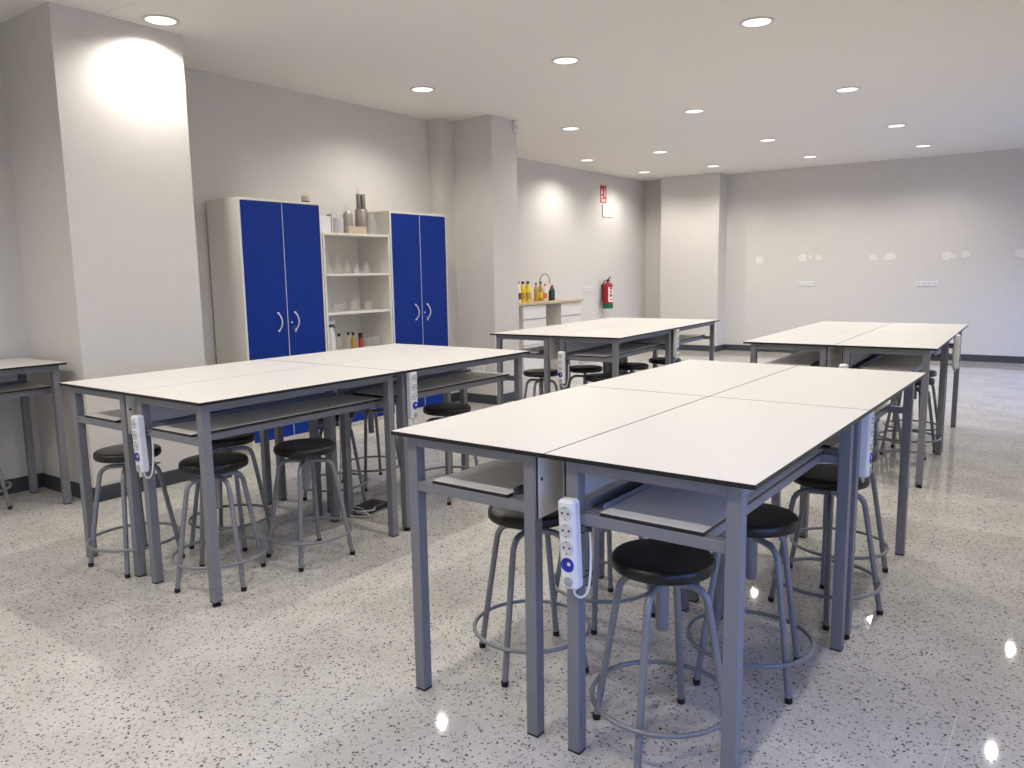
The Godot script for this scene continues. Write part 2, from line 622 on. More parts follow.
# ------------------------------------------------------------------ lab tables
func make_table(levelled: Array) -> Node3D:
	# open (seat) side at -x, hanging back panel at +x; legs in `levelled` stand on screwed-out feet
	var t := Node3D.new()
	t.name = "lab_table"
	var W := TABLE_W
	var L := TABLE_L
	var top := part(t, "tabletop", box(Vector3(W, 0.0132, L), 0.0006), M.core, Vector3(0, TABLE_H - 0.0072, 0))
	part(top, "laminate_surface", box(Vector3(W - 0.0016, 0.0006, L - 0.0016)), M.laminate, Vector3(0, 0.0069, 0))
	part(top, "laminate_underside", box(Vector3(W - 0.004, 0.0012, L - 0.004), 0.0004), M.laminate, Vector3(0, -0.0067, 0))
	var lxs := [-(W / 2 - 0.043 - 0.02), W / 2 - 0.053 - 0.02]
	var lz := L / 2 - 0.031 - 0.02
	var hl := TABLE_H - 0.014
	var mid: float = (lxs[0] + lxs[1]) / 2
	var span: float = lxs[1] - lxs[0]
	for i in 2:
		for sz in [-1.0, 1.0]:
			var lift := 0.022 if levelled.has([i, sz]) else 0.006
			var g := part(t, "leg", box(Vector3(0.04, hl - lift, 0.04), 0.0015), M.steel, Vector3(lxs[i], lift + (hl - lift) / 2, sz * lz))
			var base := -(hl - lift) / 2
			part(g, "end_cap", box(Vector3(0.0402, 0.006, 0.0402), 0.001), M.rubber, Vector3(0, base - 0.003 + (0.003 if lift > 0.01 else 0.0), 0))
			if lift > 0.01:
				part(g, "levelling_foot", lathe([Vector2(0, 0.0), Vector2(0.018, 0.0), Vector2(0.02, 0.003), Vector2(0.018, 0.009), Vector2(0.006, 0.012), Vector2(0.006, 0.024), Vector2(0, 0.024)], 18), M.rubber, Vector3(0, base - lift, 0))
	for sz in [-1.0, 1.0]:
		part(t, "top_rail", box(Vector3(span - 0.04, 0.035, 0.03), 0.0015), M.steel, Vector3(mid, hl - 0.0175, sz * (lz + 0.004)))
		part(t, "lower_rail", box(Vector3(span - 0.04, 0.032, 0.03), 0.0015), M.steel, Vector3(mid, 0.727, sz * (lz + 0.002)))
	for i in 2:
		part(t, "side_rail", box(Vector3(0.03, 0.035, 2 * lz - 0.04), 0.0015), M.steel, Vector3(lxs[i] + (i * 2 - 1) * 0.004, hl - 0.0175, 0))
	for x in [-0.14, 0.115]:
		part(t, "shelf_rail", box(Vector3(0.03, 0.03, 2 * lz - 0.03), 0.0015), M.steel, Vector3(x, 0.726, 0))
	var tray := begin()
	add_box(tray, Vector3(0.055, 0.002, 2 * lz - 0.03), 0.0, Vector3(0.176, 0.744, 0))
	for e in [-1.0, 1.0]:
		add_box(tray, Vector3(0.002, 0.026, 2 * lz - 0.03), 0.0, Vector3(0.176 + e * 0.0275, 0.757, 0))
	part(t, "cable_tray", tray.commit(), M.steel)
	var sh := part(t, "shelf", box(Vector3(0.305, 0.0105, L - 0.076), 0.001), M.core, Vector3(-0.008, 0.7485, 0))
	part(sh, "shelf_underside", box(Vector3(0.301, 0.001, L - 0.08), 0.0003), M.laminate, Vector3(0, -0.0053, 0))
	part(sh, "shelf_surface", box(Vector3(0.304, 0.0015, L - 0.077), 0.0004), M.laminate, Vector3(0, 0.006, 0))
	var pn := part(t, "back_panel", box(Vector3(0.009, 0.195, L - 0.07), 0.0008), M.core, Vector3(lxs[1] + 0.02 + 0.006, 0.798, 0))
	for sx in [-1.0, 1.0]:
		part(pn, "panel_face", box(Vector3(0.0012, 0.1945, L - 0.0705), 0.0003), M.laminate, Vector3(sx * 0.0049, 0, 0))
	for sz in [-1.0, 1.0]:
		part(pn, "screw", lathe([Vector2(0, 0), Vector2(0.006, 0), Vector2(0.0055, 0.0018), Vector2(0, 0.0018)], 12), M.tin, Vector3(0.0055, 0.02, sz * lz), Vector3(0, 0, -PI / 2))
	return t

func build_tables() -> void:
	var proto := make_table([])
	# turned tables show their seat-side near leg at +x: after half a turn that is leg [0, -1] (index, z sign)
	var screwed := make_table([[0, -1.0]])
	var levelled_at := ["0 3", "1 1", "1 3", "3 1"]
	var blocks := [
		[-1.810, 1.808, 0.009, ["white laboratory table nearest the camera on the left of the front block", "white laboratory table at the front right corner of the nearest block", "white laboratory table behind, left half of the nearest block", "white laboratory table behind, right half of the nearest block"], "tables of the nearest block"],
		[-4.113, 1.802, -0.001, ["white laboratory table at the near left corner of the block by the cupboards", "white laboratory table with its near corner leg foremost, right of the cupboard-side block", "white laboratory table standing closest before the blue cupboards", "white laboratory table at the far right corner of the block by the cupboards"], "tables of the block by the cupboards"],
		[-4.056, 5.276, -0.052, ["white laboratory table nearest the small pier, left of the block before the extinguisher", "white laboratory table near right in the block before the extinguisher", "white laboratory table far left in the block before the extinguisher", "white laboratory table far right in the block before the extinguisher, toward the back pillar"], "tables of the block before the fire extinguisher"],
		[-1.908, 5.426, -0.031, ["white laboratory table near left in the block before the wall with filler dabs", "white laboratory table near right in the block before the wall with filler dabs", "white laboratory table far left in the block before the wall with filler dabs", "white laboratory table far right in the block before the wall with filler dabs"], "tables of the block before the back wall"]]
	for bi in blocks.size():
		var b: Array = blocks[bi]
		var c := cos(float(b[2]))
		var s := sin(float(b[2]))
		for v in 2:
			for u in 2:
				var X := TABLE_W / 2 + u * (TABLE_W + GAP)
				var Z := TABLE_L / 2 + v * (TABLE_L + 0.0065)
				put_table(screwed if levelled_at.has("%d %d" % [bi, v * 2 + u]) else proto, V(b[0] + c * X + s * Z, 0, b[1] - s * X + c * Z), -float(b[2]) + (PI if u == 1 else 0.0), b[3][v * 2 + u], b[4])
	put_table(proto, V(-5.402, 0, 2.292 - TABLE_L / 2), PI, "single white laboratory table against the left wall beside the pillar", "")
	proto.free()
	screwed.free()

func put_table(proto: Node3D, at: Vector3, turn: float, label: String, group: String) -> void:
	var t: Node3D = proto.duplicate()
	t.name = numbered("lab_table")
	add_child(t)
	t.position = at
	t.rotation.y = turn
	tag(t, label, "table", group)

# ------------------------------------------------------------------ stools
func make_stool() -> Node3D:
	var t := Node3D.new()
	t.name = "stool"
	part(t, "seat", lathe([Vector2(0, 0.546), Vector2(0.142, 0.546), Vector2(0.149, 0.549), Vector2(0.1525, 0.555), Vector2(0.153, 0.562), Vector2(0.153, 0.571), Vector2(0.151, 0.579), Vector2(0.145, 0.5845), Vector2(0.134, 0.587), Vector2(0.06, 0.588), Vector2(0, 0.588)], 48), M.seat)
	part(t, "seat_plate", lathe([Vector2(0, 0.534), Vector2(0.05, 0.534), Vector2(0.055, 0.538), Vector2(0.055, 0.546), Vector2(0, 0.546)], 24), M.tube)
	part(t, "screw_tube", lathe([Vector2(0, 0.352), Vector2(0.018, 0.352), Vector2(0.02, 0.355), Vector2(0.02, 0.51), Vector2(0.016, 0.513), Vector2(0.016, 0.534), Vector2(0, 0.534)], 24), M.tube)
	for k in 4:
		var a := PI / 2 * k
		var dir := Vector3(cos(a), 0, sin(a))
		var pts := []
		for q in [[0.012, 0.501], [0.05, 0.503], [0.086, 0.502], [0.107, 0.497], [0.123, 0.485], [0.133, 0.469], [0.139, 0.449], [0.160, 0.33], [0.187, 0.17], [0.2125, 0.014]]:
			pts.append(dir * float(q[0]) + Vector3(0, q[1], 0))
		var g := part(t, "leg", tube(smooth_path(pts, 3), 0.0113, 12), M.tube)
		part(g, "foot_cap", lathe([Vector2(0, 0), Vector2(0.0115, 0), Vector2(0.0127, 0.003), Vector2(0.0127, 0.02), Vector2(0, 0.02)], 14), M.rubber, dir * 0.213)
	part(t, "foot_ring", tube(ring_path(0.211, 0.135, 48), 0.0075, 10, true), M.tube)
	return t

func build_stools() -> void:
	var proto := make_stool()
	var spots := [
		[-0.948, 2.055, 7.0, 0.0, "black seated stool in the foreground under the front right table", "stools at the nearest block"],
		[-1.55, 2.235, 8.0, 0.0, "black seated stool seen between the legs of the front left table", "stools at the nearest block"],
		[-0.86, 2.585, 56.0, 0.0, "black seated stool just behind the foremost one, right front table", "stools at the nearest block"],
		[-0.78, 3.29, 16.0, 0.0, "black seated stool behind the twin legs at the right edge, nearer of two", "stools at the nearest block"],
		[-0.84, 3.76, 26.0, 0.0, "black seated stool under the rear right table of the nearest block, farther of two", "stools at the nearest block"],
		[-1.535, 2.74, 20.0, 0.0, "stool deep under the nearest block, its ring behind the power strip", "stools at the nearest block"],
		[-3.77, 1.94, 50.0, 0.0, "black seated stool behind the left power strip, at the near left corner", "stools at the block by the cupboards"],
		[-3.21, 2.05, 82.0, 0.0, "black seated stool behind the foremost leg of the cupboard-side block", "stools at the block by the cupboards"],
		[-3.65, 2.41, 72.0, 0.0, "black seated stool half hidden behind another, second in from the near end, cupboard-side block", "stools at the block by the cupboards"],
		[-3.10, 2.49, 38.0, 0.0, "black seated stool standing free under the long side of the cupboard-side block", "stools at the block by the cupboards"],
		[-3.72, 3.20, 20.0, 0.0, "stool behind the cable-wrapped legs, seat seen against the blue doors", "stools at the block by the cupboards"],
		[-3.86, 3.67, 32.0, 0.0, "stool in front of the open shelf doors, only legs showing below the shelf", "stools at the block by the cupboards"],
		[-3.215, 3.72, 40.0, 0.0, "black seated stool right of the power strip on the cupboard-side block", "stools at the block by the cupboards"],
		[-3.69, 5.51, 10.0, 0.0, "black seated stool at the near left of the block before the extinguisher", "stools at the block before the extinguisher"],
		[-3.50, 5.93, 30.0, 0.0, "stool just right of the small power strip, block before the extinguisher", "stools at the block before the extinguisher"],
		[-3.08, 5.50, 20.0, 0.0, "lowest looking black stool seat above the front tabletop edge, middle distance", "stools at the block before the extinguisher"],
		[-3.23, 6.29, 15.0, 0.0, "black stool seat right of the corner leg, block before the extinguisher", "stools at the block before the extinguisher"],
		[-3.16, 6.84, 45.0, 0.0, "farthest black stool seat, behind the white power strip at mid picture", "stools at the block before the extinguisher"],
		[-1.15, 6.06, 10.0, 0.0, "stool under the far right block, left of the twin legs", "stools at the block before the back wall"],
		[-0.98, 6.5, 40.0, 0.0, "stool under the far right block, behind the near corner leg", "stools at the block before the back wall"],
		[-1.03, 6.98, 25.0, 0.0, "farthest stool at the right side of the far right block", "stools at the block before the back wall"],
		[-5.50, 1.83, 45.0, 0.0, "stool cut off by the left picture edge, under the wall table", ""]]
	for q in spots:
		var t: Node3D = proto.duplicate()
		t.name = numbered("stool")
		add_child(t)
		t.position = V(q[0], 0, q[1])
		t.rotation.y = deg_to_rad(q[2])
		if q[3] > 0.0:
			for n in ["seat", "seat_plate", "screw_tube"]:
				t.get_node(n).position.y += float(q[3])
		tag(t, q[4], "stool", q[5])
	proto.free()

# ------------------------------------------------------------------ cupboards and what stands on them
func arc_handle() -> Mesh:
	if not meshes.has("arc_handle"):
		var pts := []
		for k in 13:
			var s := k / 12.0 * 2.0 - 1.0
			pts.append(Vector3(0.016 * (1.0 - s * s), s * 0.072, 0.006 + 0.024 * (1.0 - s * s)))
		var st := begin()
		add_tube(st, pts, 0.0055, 8)
		for s in [-1.0, 1.0]:
			add_lathe(st, [Vector2(0, 0), Vector2(0.009, 0), Vector2(0.009, 0.008), Vector2(0.006, 0.011), Vector2(0, 0.011)], 12, Vector3(0, s * 0.072, 0), Basis(Vector3.RIGHT, PI / 2))
		meshes["arc_handle"] = st.commit()
	return meshes["arc_handle"]

func key_ring() -> Mesh:
	if not meshes.has("key_ring"):
		var st := begin()
		var p := []
		for k in 20:
			p.append(Vector3(0.013 * cos(TAU * k / 20), -0.02 + 0.013 * sin(TAU * k / 20), 0.012))
		add_tube(st, p, 0.0012, 6, true)
		add_box(st, Vector3(0.018, 0.026, 0.002), 0.0006, Vector3(0.004, -0.045, 0.012))
		add_box(st, Vector3(0.006, 0.03, 0.002), 0.0006, Vector3(-0.006, -0.05, 0.014))
		meshes["key_ring"] = st.commit()
	return meshes["key_ring"]

const CAB_FRONT := -5.3
const CAB_BACK := -5.715

# doors: a front seen along +x; local x runs towards the camera (-d becomes +... see turn)
func door(parent: Node3D, w: float, h: float, y: float, off: float, handle_x: float, handle_y: float, flip: bool, keys: bool) -> void:
	var o := part(parent, "door", box(Vector3(w, h, 0.016), 0.0015), M.blue, Vector3(off, y, 0.0))
	if handle_y > 0.0:
		part(o, "handle", arc_handle(), M.handle, Vector3(handle_x - off, handle_y - y, 0.008), Vector3(0, 0, 0))
	if keys:
		part(o, "lock", lathe([Vector2(0, 0), Vector2(0.010, 0), Vector2(0.010, 0.004), Vector2(0, 0.005)], 14), M.chrome, Vector3(-w / 2 + 0.03, handle_y - y - 0.01, 0.008), Vector3(PI / 2, 0, 0))
		part(o, "key_ring", key_ring(), M.chrome, Vector3(-w / 2 + 0.055, handle_y - y - 0.035, 0.0), Vector3(0, 0, 0.15))

func carcass(o: Node3D, w: float, h: float, dep: float, shelf_ys: Array) -> void:
	# local: x along the wall, away from the camera; +z to the room; origin at the floor in the middle of the front
	var t := 0.02
	for s in [-1.0, 1.0]:
		part(o, "side_panel", box(Vector3(t, h, dep), 0.0012), M.carcass, Vector3(s * (w / 2 - t / 2), h / 2, -dep / 2))
	part(o, "top_panel", box(Vector3(w - 2 * t, t, dep), 0.0012), M.carcass, Vector3(0, h - t / 2, -dep / 2))
	part(o, "bottom_panel", box(Vector3(w - 2 * t, t, dep), 0.0012), M.carcass, Vector3(0, 0.08, -dep / 2))
	part(o, "plinth", box(Vector3(w - 2 * t, 0.07, 0.016)), M.carcass, Vector3(0, 0.035, -0.03))
	part(o, "back_panel", box(Vector3(w - 2 * t, h - 0.08, 0.006)), M.carcass, Vector3(0, (h + 0.04) / 2, -dep + 0.006))
	for y in shelf_ys:
		part(o, "shelf", box(Vector3(w - 2 * t, t, dep - 0.02), 0.0012), M.carcass, Vector3(0, y - t / 2, -dep / 2 - 0.0))
	if shelf_ys.size() > 0:
		for s in [-1.0, 1.0]:
			for y in [0.9, 1.25, 1.6]:
				part(o, "peg_hole", lathe([Vector2(0, 0), Vector2(0.003, 0), Vector2(0.003, 0.0006), Vector2(0, 0.0006)], 8), M.dark, Vector3(s * (w / 2 - t), y, -0.08), Vector3(0, 0, s * PI / 2))

func cupboard(label: String, d0: float, d1: float, h: float, keys: bool) -> void:
	var w := d1 - d0
	var dep := CAB_FRONT - CAB_BACK
	var o := thing("cupboard", label, "cupboard", V(CAB_FRONT, 0, (d0 + d1) / 2), PI / 2, "blue and white cupboards")
	carcass(o, w, h, dep, [])
	var dw := (w - 0.04 - 0.010) / 2
	var dh := h - 0.022 - 0.094
	for s in [-1.0, 1.0]:
		door(o, dw, dh, 0.092 + dh / 2, s * (dw / 2 + 0.0032), s * 0.085 - 0.012, 1.05, s > 0, keys and s > 0)
	part(o, "door_gap_strip", box(Vector3(0.0046, dh, 0.012)), M.white, Vector3(0, 0.092 + dh / 2, 0.001))
	for q in [-0.1, -0.3]:
		part(o, "side_screw", lathe([Vector2(0, 0), Vector2(0.004, 0), Vector2(0.003, 0.001), Vector2(0, 0.001)], 8), M.tin, Vector3(-w / 2, 1.02, q), Vector3(0, 0, PI / 2))

func build_cupboards() -> void:
	cupboard("tall white cupboard with two blue doors nearest the front left pillar", 3.742, 4.558, 2.033, true)
	cupboard("white cupboard with two blue doors beside the small pier, farther one", 5.385, 6.195, 2.015, true)
	var d0 := 4.568
	var d1 := 5.375
	var o := thing("shelf_unit", "open white shelf unit of glassware between two blue cupboards", "shelf unit", V(CAB_FRONT, 0, (d0 + d1) / 2), PI / 2)
	carcass(o, d1 - d0, 1.79, CAB_FRONT - CAB_BACK, [0.735, 1.094, 1.435])
	var dw := (d1 - d0 - 0.05) / 2
	for s in [-1.0, 1.0]:
		door(o, dw, 0.62, 0.092 + 0.31, s * (dw / 2 + 0.0032), s * 0.08, 0.0, s > 0, false)

	# flasks and beakers
	var flask := func(r: float, h: float) -> Mesh: return lathe([Vector2(0, 0.0), Vector2(r, 0.0), Vector2(r * 1.02, h * 0.05), Vector2(r * 0.8, h * 0.3), Vector2(r * 0.45, h * 0.62), Vector2(r * 0.33, h * 0.72), Vector2(r * 0.33, h * 0.96), Vector2(r * 0.42, h)], 20)
	var beaker := func(r: float, h: float) -> Mesh: return lathe([Vector2(0, 0.0), Vector2(r * 0.93, 0.0), Vector2(r, h * 0.06), Vector2(r, h * 0.94), Vector2(r * 1.1, h)], 20)
	var spots := [[4.74, 0.042, 0.16, -5.45], [4.86, 0.044, 0.165, -5.45], [4.985, 0.042, 0.14, -5.47], [5.025, 0.036, 0.085, -5.38], [5.13, 0.042, 0.10, -5.38], [5.115, 0.040, 0.14, -5.5], [5.225, 0.038, 0.12, -5.46], [5.31, 0.034, 0.10, -5.43]]
	for i in spots.size():
		var q: Array = spots[i]
		var g := thing("erlenmeyer_flask", "clear conical flask, %s from the left on the upper shelf" % ordinal(i), "flask", V(q[3], 1.4352, q[0]), 0.0, "flasks on the upper shelf")
		part(g, "body", flask.call(q[1], q[2]), M.glass)
		part(g, "rim", tube(ring_path(q[1] * 0.42, q[2], 16), 0.002, 6, true), M.glass)
	var bs := [[4.72, 0.030, 0.06, -5.47], [4.81, 0.032, 0.07, -5.43], [4.90, 0.034, 0.075, -5.46], [5.0, 0.034, 0.085, -5.42], [5.09, 0.03, 0.10, -5.48], [5.16, 0.032, 0.075, -5.41], [5.25, 0.034, 0.08, -5.46]]
	for i in bs.size():
		var q: Array = bs[i]
		var g := thing("beaker", "small clear beaker, %s from the left on the middle shelf" % ordinal(i), "beaker", V(q[3], 1.0942, q[0]), 0.0, "beakers on the middle shelf")
		part(g, "body", beaker.call(q[1], q[2]), M.glass)
		part(g, "rim", tube(ring_path(q[1] * 1.1, q[2], 16), 0.0015, 6, true), M.glass)
	# bottles on the lowest open shelf
	var y := 0.7352
	var sp := thing("spray_bottle", "white spray bottle with a green collar on the lowest open shelf", "spray bottle", V(-5.40, y, 4.695), PI / 2)
	part(sp, "body", lathe([Vector2(0, 0), Vector2(0.036, 0), Vector2(0.039, 0.006), Vector2(0.039, 0.15), Vector2(0.033, 0.185), Vector2(0.018, 0.215), Vector2(0.014, 0.225), Vector2(0.014, 0.235)], 24), M.plastic)
	part(sp, "collar", lathe([Vector2(0, 0.228), Vector2(0.018, 0.228), Vector2(0.018, 0.25), Vector2(0, 0.25)], 20), M.green)
	var head := part(sp, "spray_head", box(Vector3(0.075, 0.03, 0.024), 0.006), M.plastic, Vector3(0.012, 0.268, 0))
	part(head, "trigger", box(Vector3(0.008, 0.045, 0.012), 0.003), M.dark, Vector3(0.026, -0.03, 0), Vector3(0, 0, 0.45))
	part(head, "nozzle", box(Vector3(0.012, 0.018, 0.018), 0.003), M.dark, Vector3(0.042, 0.002, 0))
	var rb := [[4.83, "dark capped clear reagent bottle next to the spray bottle", M.glass, M.dark, 0.16], [4.945, "dark capped clear reagent bottle left of the pair by the red vial", M.glass, M.dark, 0.165], [5.0, "dark capped pale bottle just left of the red vial", M.amber, M.dark, 0.16]]
	for q in rb:
		var b := thing("reagent_bottle", q[1], "bottle", V(-5.45, y, q[0]), 0.0, "bottles on the lowest open shelf")
		var h: float = q[4]
		part(b, "body", lathe([Vector2(0, 0), Vector2(0.024, 0), Vector2(0.026, 0.004), Vector2(0.026, h * 0.55), Vector2(0.02, h * 0.68), Vector2(0.011, h * 0.76), Vector2(0.011, h * 0.86)], 20), q[2])
		part(b, "cap", lathe([Vector2(0, h * 0.84), Vector2(0.013, h * 0.84), Vector2(0.013, h), Vector2(0, h)], 16), q[3])
	var vial := thing("red_vial", "slim vial of red liquid with a dark cap on the lowest shelf", "vial", V(-5.44, y, 5.085))
	part(vial, "body", lathe([Vector2(0, 0), Vector2(0.018, 0), Vector2(0.02, 0.004), Vector2(0.02, 0.10), Vector2(0, 0.10)], 18), M.liquid_red)
	part(vial, "cap", lathe([Vector2(0, 0.10), Vector2(0.02, 0.10), Vector2(0.02, 0.148), Vector2(0, 0.148)], 18), M.dark)
	for q in [[5.2, 0.036, 0.09, "small round glass jar right of the red vial"], [5.30, 0.042, 0.10, "round glass jar at the right end of the lowest open shelf"]]:
		var g := thing("glass_jar", q[3], "jar", V(-5.46, y, q[0]), 0.0, "jars on the lowest open shelf")
		part(g, "body", beaker.call(q[1], q[2]), M.glass)
		part(g, "rim", tube(ring_path(q[1] * 1.1, q[2], 16), 0.003, 6, true), M.glass)
	# on top of the shelf unit
	var ty := 1.7902
	var b1 := thing("white_box", "plain white carton at the left end on top of the shelf unit", "box", V(-5.42, ty, 4.672))
	part(b1, "body", box(Vector3(0.10, 0.145, 0.115), 0.002), M.paper, Vector3(0, 0.0725, 0))
	part(b1, "flap", box(Vector3(0.10, 0.001, 0.057)), M.paper_grey, Vector3(0, 0.1456, 0.028))
	var fo := thing("grey_folder", "thin grey folder standing on the shelf unit beside the carton", "folder", V(-5.42, ty, 4.758))
	part(fo, "cover", box(Vector3(0.06, 0.17, 0.012), 0.003), mat(c255(158, 156, 160), 0.6), Vector3(0, 0.085, 0))
	part(fo, "paper_stack", box(Vector3(0.056, 0.162, 0.006)), M.paper, Vector3(0.004, 0.083, -0.004))
	var ja := thing("glass_vase", "tall clear glass jar on the shelf unit beside the folder", "jar", V(-5.44, ty, 4.86))
	part(ja, "body", lathe([Vector2(0, 0), Vector2(0.055, 0), Vector2(0.06, 0.01), Vector2(0.06, 0.14), Vector2(0.05, 0.17), Vector2(0.045, 0.2), Vector2(0.05, 0.205)], 24), M.glass)
	part(ja, "filling", lathe([Vector2(0, 0.004), Vector2(0.052, 0.004), Vector2(0.055, 0.012), Vector2(0.055, 0.135), Vector2(0, 0.137)], 24), M.paper_grey)
	var fn := thing("bell_jar", "smoky conical glass vessel behind the small tan box", "glass vessel", V(-5.56, ty, 5.10))
	part(fn, "body", lathe([Vector2(0, 0), Vector2(0.05, 0), Vector2(0.052, 0.1), Vector2(0.048, 0.19), Vector2(0.03, 0.235), Vector2(0.012, 0.255), Vector2(0.012, 0.285)], 24), M.glass)
	part(fn, "filling", lathe([Vector2(0, 0.003), Vector2(0.046, 0.003), Vector2(0.047, 0.1), Vector2(0.044, 0.185), Vector2(0.02, 0.22), Vector2(0, 0.222)], 24), M.device)
	var tb := thing("tan_box", "low tan cardboard box on the shelf unit before the grey canister", "box", V(-5.40, ty, 5.03))
	part(tb, "body", box(Vector3(0.09, 0.065, 0.22), 0.002), M.cardboard, Vector3(0, 0.0325, 0))
	part(tb, "lid", box(Vector3(0.093, 0.014, 0.223), 0.002), M.cardboard, Vector3(0, 0.06, 0))
	var cn := thing("grey_canister", "brushed grey canister with two upright metal tubes and a glass tip", "canister", V(-5.52, ty, 5.235))
	part(cn, "body", lathe([Vector2(0, 0), Vector2(0.058, 0), Vector2(0.06, 0.004), Vector2(0.06, 0.235), Vector2(0.056, 0.24), Vector2(0, 0.24)], 28), M.device)
	for s in [-1.0, 1.0]:
		part(cn, "metal_tube", lathe([Vector2(0, 0.24), Vector2(0.022, 0.24), Vector2(0.022, 0.375), Vector2(0.018, 0.38), Vector2(0, 0.38)], 18), M.tin, Vector3(0, 0, s * 0.028))
	part(cn, "glass_tip", lathe([Vector2(0, 0.38), Vector2(0.010, 0.38), Vector2(0.012, 0.42), Vector2(0.005, 0.44), Vector2(0.004, 0.50), Vector2(0, 0.502)], 12), M.glass, Vector3(0, 0, 0.03))
	var jb := thing("glass_bottle", "stout clear glass bottle at the right end on top of the shelf unit", "bottle", V(-5.42, ty, 5.27))
	part(jb, "body", lathe([Vector2(0, 0), Vector2(0.04, 0), Vector2(0.043, 0.008), Vector2(0.043, 0.10), Vector2(0.03, 0.13), Vector2(0.022, 0.145), Vector2(0.022, 0.18), Vector2(0.028, 0.185)], 22), M.glass)
	part(jb, "stopper", lathe([Vector2(0, 0.165), Vector2(0.02, 0.165), Vector2(0.024, 0.195), Vector2(0, 0.2)], 16), M.glass)
	var sj := thing("specimen_jar", "tiny jar with a dark base on top of the near blue cupboard", "jar", V(-5.42, 2.0332, 4.50))
	part(sj, "body", lathe([Vector2(0, 0.02), Vector2(0.032, 0.02), Vector2(0.033, 0.055), Vector2(0.028, 0.06), Vector2(0, 0.06)], 20), M.cardboard)
	part(sj, "base", lathe([Vector2(0, 0), Vector2(0.036, 0), Vector2(0.036, 0.018), Vector2(0.033, 0.021), Vector2(0, 0.021)], 20), M.dark)
	part(sj, "lid", lathe([Vector2(0, 0.06), Vector2(0.03, 0.06), Vector2(0.03, 0.078), Vector2(0, 0.08)], 20), M.glass)

func ordinal(i: int) -> String:
	return ["first", "second", "third", "fourth", "fifth", "sixth", "seventh", "eighth", "ninth"][i]

